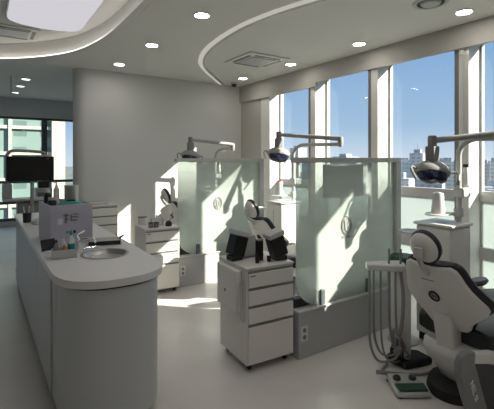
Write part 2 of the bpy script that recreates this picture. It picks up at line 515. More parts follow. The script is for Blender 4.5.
# ------------------------------------------------------------------ partitions
def make_partition():
    root = empty('glass_partition', (0, 0, 0))
    bx('base', M['base'], root, 0, 1.24, 0, .28, 0, .345, bevel=.003)
    bx('ledge', M['lgrey'], root, -.005, 1.245, -.008, .288, .345, .362, bevel=.004)
    bx('black_strip', M['shadow'], root, .02, 1.15, .07, .13, .362, .43, bevel=.004)  # plain black strip along the ledge behind the glass
    # glass with a rounded lower corner
    poly = []
    for k in range(9):
        t = PI + k / 8 * PI / 2
        poly.append((.24 + .24 * math.cos(t), .60 + .235 * math.sin(t)))
    poly += [(1.17, .365), (1.17, 1.48), (0, 1.48)]
    bm = new(); prism(bm, poly, .025, .035, 'y')
    g = finish('glass_panel', bm, M['pglass'], root, smooth=False)
    bx('top_rail', M['rail'], root, -.03, 1.24, 0, .06, 1.48, 1.52, bevel=.004)
    bx('end_post', M['rail'], root, 1.17, 1.24, 0, .06, .362, 1.48, bevel=.004)
    for x in (.26, .80):
        bx('clamp', M['gframe'], root, x - .022, x + .022, .008, .052, .362, .48, bevel=.004)
    # etched emblem
    em = new()
    tube(em, [(.54 + .058 * math.cos(k * PI / 16), .021, 0.96 + .075 * math.sin(k * PI / 16)) for k in range(32)], .004, 6, closed=True)
    tube(em, [(.54 + .046 * math.cos(k * PI / 16), .021, 0.96 + .062 * math.sin(k * PI / 16)) for k in range(32)], .0025, 6, closed=True)
    prism(em, [(.515, 1.00), (.52, .93), (.54, .905), (.548, .96), (.54, 1.01)], .018, .024, 'y')
    prism(em, [(.552, .92), (.57, .95), (.565, .99), (.554, .98)], .018, .024, 'y')
    e_ = finish('emblem', em, M['mgrey'], root, smooth=False); e_['label'] = 'round grey emblem etched on the glass'
    return root
pt = make_partition(); pt.location = (1.985, 2.275, 0)
tag(pt, 'frosted glass partition right of centre, beside the drawer cart with black holders', 'partition', 'glass partitions')
dup(pt, (1.94, 4.35, 0), 'farther frosted glass partition in front of the grey back wall')
# lettering under the near emblem
for px_, py_ in ((pt, 0),):
    text_mesh('lettering', 'CLINIC', .035, M['mgrey'], pt, Matrix.Translation((.54, .022, .865)) @ Matrix.Rotation(PI / 2, 4, 'X'))
for x, y, l in ((2.035, 2.275, 'white wall socket on the base of the near glass partition'), (1.99, 4.35, 'white wall socket on the base of the farther glass partition')):
    r = empty('power_socket', (x, y, .19)); tag(r, l, 'socket', 'partition sockets')
    bx('cover_plate', M['white'], r, -.035, .035, -.008, 0, -.058, .058, bevel=.003)
    for z in (-.026, .026):
        bm = new(); lathe(bm, [(.017, 0), (.017, .003), (0, .003)], 16, Matrix.Translation((0, -.008, z)) @ Matrix.Rotation(PI / 2, 4, 'X'))
        finish('outlet', bm, M['grey'], r)

# ------------------------------------------------------------------ drawer carts
def make_cart(wd=.40, dp=.42, h=.74, bag=True, fronts=((.60, .712), (.475, .59), (.345, .465), (.062, .335))):
    root = empty('drawer_cart')
    bx('body', M['cream'], root, -wd / 2, wd / 2, 0, dp, .05, h - .015, bevel=.006)
    bx('worktop', M['cream'], root, -wd / 2 - .004, wd / 2 + .004, -.01, dp + .004, h - .015, h, bevel=.004)
    for z0, z1 in fronts:
        d = bx('drawer', M['cream'], root, -wd / 2 + .008, wd / 2 - .008, -.018, .0, z0, z1 - .012, bevel=.004)
        bx('drawer_grip', M['grey'], d, -wd / 2 + .012, wd / 2 - .012, -.012, 0, z1 - .011, z1 + .001)
    bx('badge', M['grey'], root, -wd / 2 + .02, -wd / 2 + .06, -.0195, -.018, h - .062, h - .052)
    for sx in (-1, 1):
        for y in (.05, dp - .05):
            x = sx * (wd / 2 - .045)
            bm = new(); lathe(bm, [(.0, -.012), (.02, -.012), (.026, -.006), (.026, .006), (.02, .012), (0, .012)], 16, Matrix.Translation((x, y, .026)) @ Matrix.Rotation(PI / 2, 4, 'Y'))
            c = finish('caster', bm, M['rubber'], root)
            bm = new(); box(bm, x - .017, x + .017, y - .012, y + .012, .033, .052); finish('fork', bm, M['steel'], c)
    if bag:
        bx('waste_pocket', M['cream'], root, -wd / 2 - .045, -wd / 2, .07, dp - .03, .40, h - .03, bevel=.012)
        bm = new(); tube(bm, [(-wd / 2 - .012, .03, .36), (-wd / 2 - .03, .03, .39), (-wd / 2 - .03, .03, .62), (-wd / 2 - .012, .03, .65)], .008, 8)
        finish('side_handle', bm, M['lgrey'], root)
        bm = new(); lathe(bm, [(.014, 0), (.014, .002), (0, .002)], 16, Matrix.Translation((-wd / 2 - .045, .25, .53)) @ Matrix.Rotation(-PI / 2, 4, 'Y'))
        finish('latch', bm, M['grey'], root)
    return root
c1 = make_cart(); c1.location = (1.755, 2.32, 0); c1.rotation_euler = (0, 0, R(-3.5))
tag(c1, 'white four-drawer cart on casters in the centre carrying black holders', 'cart', 'white drawer carts')
c2 = dup(c1, (1.70, 4.25, 0), 'white four-drawer cart left of the farther glass partition, half in sunlight', rotz=R(-3))
for ch in list(c2.children):
    if ch.name.split('.')[0] in ('waste_pocket', 'side_handle', 'latch'):
        bpy.data.objects.remove(ch)
c3 = make_cart(.44, .46, .85, False, ((.70, .82), (.575, .69), (.42, .565), (.062, .41))); c3.location = (1.46, 5.93, 0)
tag(c3, 'wide white drawer cabinet standing against the grey back wall behind the counter', 'cabinet')
c3.name = 'drawer_cabinet'

# things on the near cart
def holder(x, y, rz, tilt, label):
    r = empty('instrument_holder', (x, y, .741), rz); tag(r, label, 'holder', 'black instrument holders')
    m = Matrix.Translation((0, 0, .035)) @ Matrix.Rotation(tilt, 4, 'Y')
    bx('foot', M['black'], r, -.05, .05, -.045, .045, 0, .04, bevel=.008)
    bx('holder_body', M['black'], r, -.058, .058, -.05, .05, .0, .15, bevel=.006, mtx=m)
    bx('lid', M['lgrey'], r, -.066, .066, -.058, .058, .151, .19, bevel=.006, mtx=m)
    return r
holder(1.612, 2.585, R(4), R(17), 'left black box holder with grey lid on the centre drawer cart')
holder(1.90, 2.405, R(-8), R(-17), 'right black box holder with grey lid on the centre drawer cart')
r = empty('instrument_stand', (1.775, 2.59, .741)); tag(r, 'silver wedge-shaped stand behind the two black holders on the cart', 'stand')
bm = new(); prism(bm, [(-.075, .006), (.10, .006), (.08, .07), (.03, .17), (-.03, .17), (-.06, .07)], 0, .06, 'y'); finish('wedge_body', bm, M['lgrey'], r, bevel=.006)
bx('stand_base', M['grey'], r, -.08, .11, -.01, .09, 0, .006)
o = empty('black_bottle', (1.757, 2.465, .741)); tag(o, 'black square bottle in front of the silver stand on the cart', 'bottle')
bx('bottle_body', M['black'], o, -.025, .025, -.02, .02, 0, .15, bevel=.005)
bx('cap', M['grey'], o, -.027, .027, -.018, .018, .15, .162, bevel=.003)
for k, (x, y, l) in enumerate(((1.700, 2.41, 'small dark instrument cup at the front left of the black bottle'), (1.80, 2.40, 'small dark instrument cup at the front right of the black bottle'))):
    bm = new(); lathe(bm, [(.014, 0), (.017, .04), (.013, .04), (.012, .008), (0, .008)], 16)
    tag(finish('instrument_cup', bm, M['black'], None, loc=(x, y, .741)), l, 'cup', 'small cups on the cart')

# ------------------------------------------------------------------ dental chairs
def make_chair():
    root = empty('dental_chair')
    # backrest: local x forward, y left, z up
    B0, B1 = Vector((.14, 0, .435)), Vector((-.11, 0, .865))
    ax = (B1 - B0); fwd = Vector((ax.z, 0, -ax.x)).normalized()
    rows = [(0, .11), (.04, .13), (.08, .14), (.13, .15), (.19, .175), (.25, .215), (.31, .248), (.37, .262), (.44, .256), (.54, .234), (.66, .208), (.78, .188), (.88, .175), (.95, .16), (1, .13)]
    def surf(off, grow=0):
        g = []
        for t, wv in rows:
            wv = wv + grow
            row = []
            for k in range(13):
                s = -1 + 2 * k / 12
                y = s * wv
                # shoulders: the top edge dips in the middle
                tt = t - (.035 * (1 - s * s) if t > .9 else 0)
                p = B0 + ax * tt + fwd * (1.15 * y * y + off * (1 - .35 * abs(s) ** 3) + .02 * math.sin(t * PI)* -1) + Vector((0, y, 0))
                row.append(p)
            g.append(row)
        return g
    bm = new(); grid_solid(bm, surf(0), surf(.035)); sh = finish('backrest_shell', bm, M['shell'], root, angle=60, bevel=.008)
    bm = new(); grid_solid(bm, surf(.036, .014), surf(.10, .012)); finish('back_cushion', bm, M['uphol'], root, angle=60, bevel=.012)
    # emblem on the shell
    P = B0 + ax * .58 - fwd * .024 + Vector((0, .0, 0))
    em = new(); u = ax.normalized(); v = Vector((0, 1, 0))
    tube(em, [P + u * (.034 * math.cos(k * PI / 12)) + v * (.030 * math.sin(k * PI / 12)) for k in range(24)], .006, 6, closed=True)
    tube(em, [P + u * .018 + v * .012, P - u * .012 + v * .006, P + u * .012 - v * .004, P - u * .018 - v * .012], .0035, 6)
    e_ = finish('emblem', em, M['black'], sh); e_['label'] = 'small black oval emblem on the shell'
    bm = new(); Q = B0 + ax * .82 - fwd * .017
    tube(bm, [Q + v * .05, Q - v * .03], .0022, 6); finish('marking', bm, M['grey'], sh)
    # headrest
    hc = Vector((-.145, 0, .975)); tilt = Matrix.Translation(hc) @ Matrix.Rotation(R(-52), 4, 'Y')
    # disc axis leans forward: local z is the cushion side
    tilt = Matrix.Translation(hc) @ Matrix.Rotation(R(68), 4, 'Y')
    bm = new(); lathe(bm, [(0, -.028), (.045, -.025), (.078, -.012), (.092, .006), (.094, .018), (0, .018)], 28, tilt, 1.02, .92)
    hs = finish('headrest_shell', bm, M['shell'], root, angle=50)
    bm = new(); lathe(bm, [(0, .019), (.097, .019), (.104, .032), (.100, .052), (.075, .066), (0, .058)], 28, tilt, 1.02, .92)
    finish('headrest_cushion', bm, M['uphol'], root, angle=60)
    bm = new(); tube(bm, [(-.175, 0, .97), (-.18, 0, .92), (-.15, 0, .875), (-.09, 0, .82)], .016, 10)
    finish('headrest_bracket', bm, M['lgrey'], root)
    bx('headrest_knob', M['lgrey'], root, -.20, -.18, -.028, .028, .925, .99, bevel=.006)
    # back support and seat
    bm = new(); prism(bm, [(.04, .56), (.11, .58), (.22, .36), (.20, .28), (.10, .31)], -.06, .06, 'y'); finish('back_support', bm, M['shell'], root, bevel=.012)
    def cushion(secs, ny=9):
        F, Bk = [], []
        for x, hw, z0, z1 in secs:
            a, b = [], []
            for k in range(ny):
                s = -1 + 2 * k / (ny - 1)
                rr = (1 - abs(s) ** 6)
                a.append(Vector((x, s * hw, z0 + (1 - rr) * .02))); b.append(Vector((x, s * hw, z1 - (1 - rr) * .03 + .02 * s * s)))
            F.append(a); Bk.append(b)
        bm = new(); grid_solid(bm, F, Bk); return bm
    finish('seat_cushion', cushion([(.17, .23, .36, .46), (.24, .26, .345, .48), (.45, .265, .345, .48), (.66, .255, .35, .485), (.85, .235, .36, .49), (1.05, .21, .36, .48), (1.25, .19, .35, .45), (1.38, .17, .35, .42)]), M['uphol'], root, angle=60, bevel=.012)
    finish('seat_shell', cushion([(.18, .17, .29, .355), (.24, .20, .28, .35), (.5, .22, .28, .35), (.8, .20, .31, .365), (1.1, .17, .31, .365), (1.36, .15, .32, .36)]), M['shell'], root, angle=60, bevel=.012)
    # pedestal, link arm cover, base
    bm = new()
    rings = []
    prof = [(.10, .40, .17, .345), (.08, .44, .165, .29), (.11, .47, .15, .22), (.17, .50, .125, .14), (.22, .52, .115, .06)]
    F, Bk = [], []
    for x0, x1, hw, z in prof:
        F.append([Vector((x0 + .03 * (2 * k / 8 - 1) ** 2, (2 * k / 8 - 1) * hw, z)) for k in range(9)])
        Bk.append([Vector((x1 - .03 * (2 * k / 8 - 1) ** 2, (2 * k / 8 - 1) * hw, z)) for k in range(9)])
    grid_solid(bm, F, Bk); finish('pedestal', bm, M['shell'], root, angle=60, bevel=.015)
    bm = new(); lathe(bm, [(.19, 0), (.195, .02), (.185, .06), (.15, .085), (0, .085)], 36, Matrix.Translation((.30, .02, 0)), 1.2, .95)
    finish('base_plate', bm, M['rubber'], root)
    # side arch of the chair base
    outer = [(-.20, .34), (-.20, .41), (-.18, .445), (-.13, .455), (-.04, .44), (.30, .355), (.62, .27)]
    band = outer[:5] + [(-.05, .385), (.02, .23), (.10, .06), (.13, .0), (-.035, .0), (-.12, .17)]
    arch = empty('x')
    bpy.data.objects.remove(arch)
    bm = new(); prism(bm, band, -.255, -.215, 'y'); sa = finish('side_arch', bm, M['grey'], root, bevel=.01)
    bm = new(); prism(bm, [(-.05, .437), (.30, .352), (.62, .265), (.62, .0), (.50, .0), (.40, .16), (.30, .26), (.10, .33), (-.06, .375)], -.258, -.21, 'y'); finish('arch_cover', bm, M['white'], root, bevel=.01)
    bm = new(); prism(bm, [(-.04, .37), (.10, .32), (.30, .25), (.39, .15), (.48, .01), (.12, .01), (.03, .22)], -.235, -.19, 'y'); finish('arch_panel', bm, M['uphol'], root)
    # lettering on the band
    dirv = Vector((.20, 0, -.42)).normalized(); up = Vector((dirv.z * -1, 0, dirv.x))
    mt = Matrix(((dirv.x, -dirv.z * 1, 0, -.065), (0, 0, -1, -.2565), (dirv.z, dirv.x, 0, .23), (0, 0, 0, 1)))
    text_mesh('lettering', 'NEL SI', .05, M['paper'], sa, mt)
    # armrest on the far side
    bm = new(); lathe(bm, [(0, -.022), (.05, -.02), (.062, 0), (.05, .018), (0, .022)], 20, Matrix.Translation((.84, .165, .575)), 1.9, .8)
    ar = finish('armrest', bm, M['armpad'], root)
    bm = new(); tube(bm, [(.84, .18, .56), (.84, .25, .50), (.76, .25, .34)], .018, 10); finish('armrest_post', bm, M['shell'], ar)
    return root
ch1 = make_chair(); ch1.location = (2.32, 1.39, 0)
tag(ch1, 'dental chair in the right foreground with white shell and black upholstery', 'dental chair', 'dental chairs')
dup(ch1, (2.50, 3.47, 0), 'dental chair behind the near glass partition, its headrest above the centre cart')
dup(ch1, (2.38, 5.52, 0), 'farthest dental chair behind the second glass partition by the back wall')

# ------------------------------------------------------------------ unit towers with lamp
def make_unit(x, y, elbow, pivot, zp, ze, label):
    root = empty('treatment_unit', (x, y, 0)); tag(root, label, 'dental unit', 'treatment units')
    bx('cabinet', M['shell'], root, -.27, .03, -.09, .22, .06, .96, bevel=.02)
    bx('cabinet_top', M['white'], root, -.285, .045, -.105, .235, .96, .985, bevel=.01)
    bx('plinth', M['rubber'], root, -.25, .01, -.07, .20, 0, .06)
    bx('door_seam', M['grey'], root, -.2705, -.269, .06, .068, .12, .88)
    bm = new(); lathe(bm, [(.11, 0), (.115, .02), (.10, .02), (.09, .006), (0, .006)], 24, Matrix.Translation((-.20, .30, .985 - .12))); sb = finish('spittoon_bowl', bm, M['white'], root)
    bm = new(); tube(bm, [(-.20, .21, .84), (-.20, .30, .865)], .02, 8); finish('bowl_arm', bm, M['shell'], sb)
    px_, py_ = pivot; ex, ey = elbow
    d = Vector((px_, py_, 0)).normalized()
    post = [(0, 0, .98), (0, 0, 1.3), (0, 0, zp - .14)] + [tuple(Vector((0, 0, zp - .14)) + d * (.14 * (1 - math.cos(a * PI / 12))) + Vector((0, 0, .14 * math.sin(a * PI / 12)))) for a in range(1, 7)] + [(px_, py_, zp)]
    bm = new(); tube(bm, post, .022, 12); po = finish('lamp_post', bm, M['lgrey'], root)
    bm = new(); lathe(bm, [(.03, zp - .03), (.034, zp), (.034, zp + .06), (.03, zp + .09), (0, zp + .09)], 16, Matrix.Translation((px_, py_, 0))); finish('pivot_joint', bm, M['mgrey'], po)
    bm = new(); tube(bm, [(px_, py_, zp + .07), (ex, ey, ze)], [.03, .024], 12); la = finish('lamp_arm', bm, M['mgrey'], root)
    bm = new(); lathe(bm, [(.034, -.05), (.036, -.03), (.036, .03), (.028, .042), (0, .042)], 16, Matrix.Translation((ex, ey, ze))); finish('elbow_joint', bm, M['grey'], la)
    bx('elbow_block', M['grey'], la, ex - .045, ex + .045, ey - .04, ey + .04, ze - .17, ze - .045, bevel=.01)
    # lamp head
    L = Vector((ex, ey, ze - .25))
    tocam = Vector((-.55, -.83, 0)).normalized(); side = Vector((.83, -.55, 0))
    rot = Matrix((( side.x, -tocam.x, 0, 0), (side.y, -tocam.y, 0, 0), (0, 0, 1, 0), (0, 0, 0, 1))).to_4x4()
    mt = Matrix.Translation(L) @ rot @ Matrix.Rotation(R(8), 4, 'Y') @ Matrix.Rotation(R(-28), 4, 'X')
    bm = new(); lathe(bm, [(.0, .085), (.06, .08), (.11, .06), (.145, .022), (.152, -.02), (.14, -.035), (0, -.035)], 28, mt, 1, .62)
    lh = finish('lamp_head', bm, M['mgrey'], root)
    mt2 = mt @ Matrix.Translation((0, -.088, .01)) @ Matrix.Rotation(R(72), 4, 'X')
    bm = new(); 
    bxv = []
    mt3 = mt @ Matrix.Translation((0, 0, -.035))
    lathe(bm, [(.0, -.075), (.06, -.072), (.105, -.055), (.128, -.02), (.132, 0), (0, 0)], 28, mt3, 1, .62); finish('lamp_glass', bm, M['lampglass'], lh)
    for s in (-1, 1):
        bm = new(); tube(bm, [mt @ Vector(p) for p in ((s * .14, -.02, -.01), (s * .185, -.03, 0), (s * .20, -.04, -.03), (s * .17, -.05, -.12))], .011, 8)
        finish('lamp_handle', bm, M['grey'], lh)
    # cup tray on the post
    bm = new(); lathe(bm, [(.11, 0), (.115, .006), (.11, .012), (0, .012)], 28, Matrix.Translation((-.15, .09, 1.045)), 1.15, .8); tr_ = finish('cup_tray', bm, M['lgrey'], root)
    bm = new(); tube(bm, [(0, 0, 1.05), (-.1, .06, 1.05)], .014, 8); finish('tray_arm', bm, M['lgrey'], tr_)
    bm = new(); lathe(bm, [(.016, 0), (.027, .01), (.027, .13), (.02, .145), (.02, .16), (0, .16)], 18, Matrix.Translation((.055, -.03, 1.28))); wb = finish('water_bottle', bm, M['white'], root)
    bm = new(); lathe(bm, [(.022, .16), (.022, .185), (0, .185)], 16, Matrix.Translation((.055, -.03, 1.28))); finish('bottle_cap', bm, M['black'], wb)
    bm = new(); box(bm, -.035, .085, -.06, .03, 1.19, 1.27); finish('bottle_clamp', bm, M['lgrey'], root, bevel=.012)
    bx('arm_joint', M['lgrey'], root, -.03, .03, -.03, .03, 1.02, 1.10, bevel=.01)
    # cup standing on the tray
    return root
def make_cup(x, y, label, cap=None):
    r = empty('tapered_canister', (x, y, 1.0575)); tag(r, label, 'canister', 'white canisters on unit trays')
    bm = new(); lathe(bm, [(.055, 0), (.055, .005), (.042, .16), (.038, .168), (0, .168)], 24); finish('canister_body', bm, M['white'], r)
    if cap:
        bm = new(); lathe(bm, [(.03, .168), (.03, .18), (0, .18)], 20); c = finish('lid', bm, cap, r)
    else:
        bm = new(); lathe(bm, [(.02, .168), (.02, .175), (0, .175)], 20); finish('lid', bm, M['lgrey'], r)
make_unit(3.33, 1.80, (-.22, .10), (.30, -.52), 1.675, 1.66, 'treatment unit with lamp arm behind the right foreground dental chair')
make_cup(3.18, 1.89, 'white tapered canister under the near dental lamp')
make_unit(3.31, 3.90, (-.06, .22), (.32, -.50), 1.69, 1.83, 'treatment unit with folded lamp arm behind the near glass partition')
make_cup(3.16, 3.99, 'white tapered canister with red lid left of the near partition', M['red'])
make_unit(3.31, 5.92, (-.56, -.20), (.22, -.20), 1.69, 1.82, 'treatment unit with lamp arm behind the farther glass partition')

# screen seen through the near partition
r = empty('monitor', (3.20, 3.35, 0)); 
r.location = (3.10, 2.86, 0)
tag(r, 'dark monitor on a stand seen through the top of the near glass partition', 'monitor')
bx('screen_housing', M['black'], r, -.28, .28, -.02, .02, 1.12, 1.455, bevel=.008)
bm = new(); tube(bm, [(0, .02, .05), (0, .02, 1.25)], .022, 10); finish('stand_pole', bm, M['grey'], r)
bm = new(); lathe(bm, [(.14, 0), (.14, .03), (.03, .05), (0, .05)], 24, Matrix.Translation((0, .02, 0))); finish('stand_base', bm, M['grey'], r)

# ------------------------------------------------------------------ instrument column with hoses
root = empty('instrument_column', (2.61, 1.84, 0)); tag(root, 'white instrument column with hanging grey hoses left of the dental chair', 'instrument holder')
bm = new(); prism(bm, [(-.06, -.05), (.055, -.05), (.055, .05), (-.06, .05)], .05, .70); finish('column', bm, M['white'], root, bevel=.012)
bm = new(); prism(bm, [(-.09, -.10), (.15, -.16), (.17, -.02), (.06, .08), (-.09, .07)], 0, .055); finish('column_base', bm, M['rubber'], root, bevel=.015)
bx('junction_box', M['black'], root, -.11, -.052, -.06, .02, .056, .13, bevel=.006)
# tray with hoses hanging from it
bm = new(); prism(bm, [(-.265, .095), (-.225, .075), (-.10, -.06), (-.05, -.075), (.0, -.03), (.04, .04), (-.10, .12), (-.21, .16)], .69, .742); finish('holder_tray', bm, M['white'], root, bevel=.012)
tubes = [(-.225, .11, .03, .0095), (-.19, .10, .07, .008), (-.155, .065, .025, .008), (-.12, .02, .11, .010), (-.085, -.01, .06, .008), (-.06, -.035, .16, .013)]
for i, (hx, hy, low, rad) in enumerate(tubes):
    ex, ey = -.115 + .004 * i, -.05 + .012 * i
    pts = [(hx, hy, .70), (hx - .008, hy - .008, .45), (hx - .010 + .003 * i, hy - .012, low + .16), (hx + .012, hy - .035, low + .04), (hx + .05, hy - .07, low), ((hx + ex) / 2 + .05, hy * .5 - .085, low + .035), (ex + .0, ey - .03, low + .13), (ex - .008, ey, .10 + .05 * (i % 2) + low), (ex + .012, ey + .02, .09)] if i < 5 else [(hx, hy, .70), (hx + .005, hy - .02, .50), (hx - .03, hy - .03, .30), (-.10, -.03, .20), (-.085, -.02, .12)]
    bm = new(); tube(bm, pts, rad, 8, smooth=5); hs = finish('hose', bm, M['hose'], root)
    if i in (3, 5):
        bm = new(); tube(bm, [(hx, hy, .735), (hx + .003, hy, .80), (hx + .003, hy, .85)], .008, 8); finish('handpiece', bm, M['grey'], hs)
# cable of the foot control
pts = [(2.47, 1.86, .012), (2.36, 1.82, .012), (2.40, 1.76, .012), (2.52, 1.66, .012), (2.62, 1.62, .012), (2.70, 1.63, .012)]
bm = new(); tube(bm, pts, .010, 8, smooth=6)
tag(finish('floor_hose', bm, M['hose']), 'grey hose lying on the floor between column and dental chair', 'hose')

# foot control
r = empty('foot_control', (2.335, 1.60, 0), R(-32)); tag(r, 'white foot control with dark green pedal on the floor before the chair', 'foot control')
bm = new(); prism(bm, [(-.12, -.12), (.10, -.13), (.12, -.02), (.06, .12), (-.10, .12)], .006, .04); finish('housing', bm, M['lgrey'], r, bevel=.012)
bm = new(); prism(bm, [(-.095, -.11), (.085, -.115), (.095, -.03), (-.10, -.03)], .04, .055); finish('pedal', bm, M['green'], r, bevel=.008)
for x in (-.055, .05):
    bm = new(); lathe(bm, [(.024, .04), (.026, .055), (.016, .064), (0, .064)], 16, Matrix.Translation((x, .04, 0))); finish('knob', bm, M['black'], r)
bm = new(); tube(bm, [(-.10, .10, .05), (-.14, .10, .055), (-.165, .115, .05)], .014, 8); finish('cable_socket', bm, M['grey'], r)
bm = new()
for x in (-.09, .08):
    for y in (-.10, .09): box(bm, x - .012, x + .012, y - .012, y + .012, 0, .006)
finish('foot_pad', bm, M['rubber'], r)

# green stool behind the chair
r = empty('operator_stool', (2.935, 2.05, -.0)); tag(r, 'dark green stool between the near partition and the dental chair', 'stool')
bm = new(); lathe(bm, [(0, .635), (.10, .635), (.115, .65), (.115, .69), (.10, .705), (0, .708)], 28); finish('seat', bm, M['green'], r)
bm = new(); tube(bm, [(0, 0, .06), (0, 0, .635)], .022, 10); finish('pole', bm, M['steel'], r)
bm = new(); lathe(bm, [(.125, 0), (.125, .012), (.05, .03), (.03, .06), (0, .06)], 28); finish('foot_disc', bm, M['lgrey'], r)

# ------------------------------------------------------------------ counter island
CX0, CX1 = .34, .97
def stadium(x0, x1, yend, yb, n=20, dy=.34, p=2.4):
    cx, hw = (x0 + x1) / 2, (x1 - x0) / 2
    pts = []
    for k in range(n + 1):
        t = PI + PI * k / n
        c, s = math.cos(t), math.sin(t)
        pts.append((cx + hw * math.copysign(abs(c) ** (2 / p), c), yend + dy + dy * -abs(s) ** (2 / p)))
    return pts + [(x1, yb), (x0, yb)]
root = empty('counter_island', (.665, 3.8, 0)); tag(root, 'long white counter island with rounded end in the left foreground', 'counter')
def loc(poly): return [(a - .665, b - 3.8) for a, b in poly]
bm = new(); prism(bm, loc(stadium(CX0 + .03, CX1 - .025, 2.215, 5.5)), .06, .795); finish('cabinet_body', bm, M['counter'], root, angle=30)
bm = new(); prism(bm, loc(stadium(CX0 + .06, CX1 - .06, 2.26, 5.48)), .0, .06); finish('plinth', bm, M['shadow'], root, angle=30)
bm = new(); prism(bm, loc(stadium(CX0 + .035, CX1 - .03, 2.222, 5.5)), .795, .812); finish('shadow_gap', bm, M['shadow'], root, angle=30)
# worktop with a sink opening
outer = loc(stadium(CX0, CX1, 2.19, 5.52, 28)); sc = (.715 - .665, 2.83 - 3.8)
hole = [(sc[0] + .142 * math.cos(k * PI / 18), sc[1] + .142 * math.sin(k * PI / 18)) for k in range(36)]
bm = new(); face_with_hole(bm, outer, hole, .812)
ret = bmesh.ops.extrude_face_region(bm, geom=list(bm.faces))
for g in ret['geom']:
    if isinstance(g, bmesh.types.BMVert): g.co.z += .043
finish('worktop', bm, M['top'], root, angle=30, bevel=.008)
for y0, y1 in ((2.70, 3.38), (3.38, 4.07), (4.07, 4.77), (4.77, 5.48)):
    d = bx('door', M['counter'], root, CX0 + .018 - .665, CX0 + .03 - .665, y0 + .004 - 3.8, y1 - .004 - 3.8, .07, .785, bevel=.002)
bx('drawer', M['counter'], root, CX0 + .027 - .665, CX0 + .04 - .665, 2.56 - 3.8, 2.692 - 3.8, .60, .785, bevel=.002)
# sink
r = empty('sink', (.715, 2.83, .855)); tag(r, 'round stainless sink let into the rounded end of the counter', 'sink')
bm = new(); lathe(bm, [(0, -.0415), (.04, -.0415), (.124, -.031), (.139, -.012), (.140, .001), (.158, .001), (.158, .005), (.142, .005), (.136, -.01), (.12, -.028), (.04, -.038), (0, -.038)], 40); finish('basin', bm, M['steel'], r)
bm = new(); lathe(bm, [(.02, -.0375), (.02, -.034), (.012, -.033), (0, -.033)], 20); finish('drain', bm, M['chrome'], r)
# faucet
r = empty('faucet', (.565, 2.99, .855)); tag(r, 'small chrome faucet at the left edge of the sink', 'faucet')
bm = new(); lathe(bm, [(.024, 0), (.024, .01), (.017, .014), (.015, .10), (.012, .105), (0, .105)], 18); finish('faucet_body', bm, M['chrome'], r)
bm = new(); tube(bm, [(0, 0, .06), (.04, -.03, .095), (.09, -.065, .09), (.11, -.08, .07)], .010, 10, smooth=4); finish('spout', bm, M['chrome'], r)
bm = new(); tube(bm, [(0, 0, .105), (.01, .01, .12), (.055, .02, .14)], .007, 8); finish('lever', bm, M['chrome'], r)

ZT = .8565
# lilac organiser box
r = empty('organiser_box', (.575, 3.53, ZT), R(3)); tag(r, 'large lilac-grey organiser box on the counter with a dark sign', 'box')
bm = new()
box(bm, -.155, .155, -.225, -.213, 0, .30)
box(bm, -.155, -.143, -.213, .225, 0, .30); box(bm, .143, .155, -.213, .225, 0, .30)
box(bm, -.143, .143, .213, .225, 0, .30); box(bm, -.143, .143, -.213, .213, 0, .24)
finish('box_body', bm, M['lilac'], r, bevel=.003)
bm = new()
for x0, x1, z0, z1 in ((-.05, -.035, .16, .235), (-.06, -.02, .215, .228), (-.055, -.02, .185, .195), (-.01, .04, .175, .186), (-.005, .045, .20, .211), (-.01, .0, .175, .225), (.01, .05, .222, .23)):
    box(bm, x0, x1, -.2275, -.225, z0, z1)
s_ = finish('sign', bm, M['grey'], r, smooth=False); s_['label'] = 'dark grey lettering on the lilac front'
bx('pouch_label', M['paper'], r, -.10, -.065, -.2265, -.225, .155, .20)
# items on top of the box
r = empty('teal_pouch', (.60, 3.41, ZT + .241)); tag(r, 'teal cloth pouch lying in the top of the organiser box', 'pouch')
bm = new(); lathe(bm, [(0, 0), (.09, 0), (.115, .02), (.11, .05), (.07, .075), (0, .082)], 20, None, 1, .55)
finish('pouch_body', bm, M['teal'], r)
bm = new(); box(bm, -.03, .03, -.02, .02, .078, .09); finish('closure', bm, M['black'], r, bevel=.004)
r = empty('metal_canister', (.640, 3.62, ZT + .2415)); tag(r, 'tall beige metal canister at the back of the organiser box', 'canister')
bm = new(); lathe(bm, [(.055, 0), (.055, .175), (.048, .178), (0, .178)], 24); finish('canister_body', bm, M['steel'], r)
bm = new(); lathe(bm, [(.057, .178), (.057, .19), (.0, .192)], 24); finish('lid', bm, M['lgrey'], r)
r = empty('white_dispenser', (.53, 3.66, ZT + .241)); tag(r, 'tall white dispenser bottle left of the metal canister on the box', 'bottle')
bm = new(); lathe(bm, [(.022, 0), (.022, .16), (.012, .175), (.012, .19), (0, .19)], 18); finish('bottle_body', bm, M['paper'], r)
bm = new(); tube(bm, [(0, 0, .19), (0, 0, .215), (-.02, -.01, .218)], .006, 8); finish('pump', bm, M['lgrey'], r)
r = empty('black_jar', (.475, 3.50, ZT + .241)); tag(r, 'black jar at the left of the teal pouch on the organiser box', 'jar')
bm = new(); lathe(bm, [(.032, 0), (.034, .07), (.026, .085), (0, .085)], 18); finish('jar_body', bm, M['black'], r)
bm = new(); lathe(bm, [(.028, .085), (.028, .105), (0, .105)], 18); finish('lid', bm, M['lgrey'], r)
r = empty('black_spray_bottle', (.47, 3.70, ZT + .241)); tag(r, 'black bottle with pale cap behind the black jar on the box', 'bottle')
bm = new(); lathe(bm, [(.03, 0), (.03, .11), (.015, .13), (0, .13)], 18); finish('bottle_body', bm, M['black'], r)
bm = new(); lathe(bm, [(.018, .13), (.02, .16), (0, .165)], 16); finish('cap', bm, M['paper'], r)

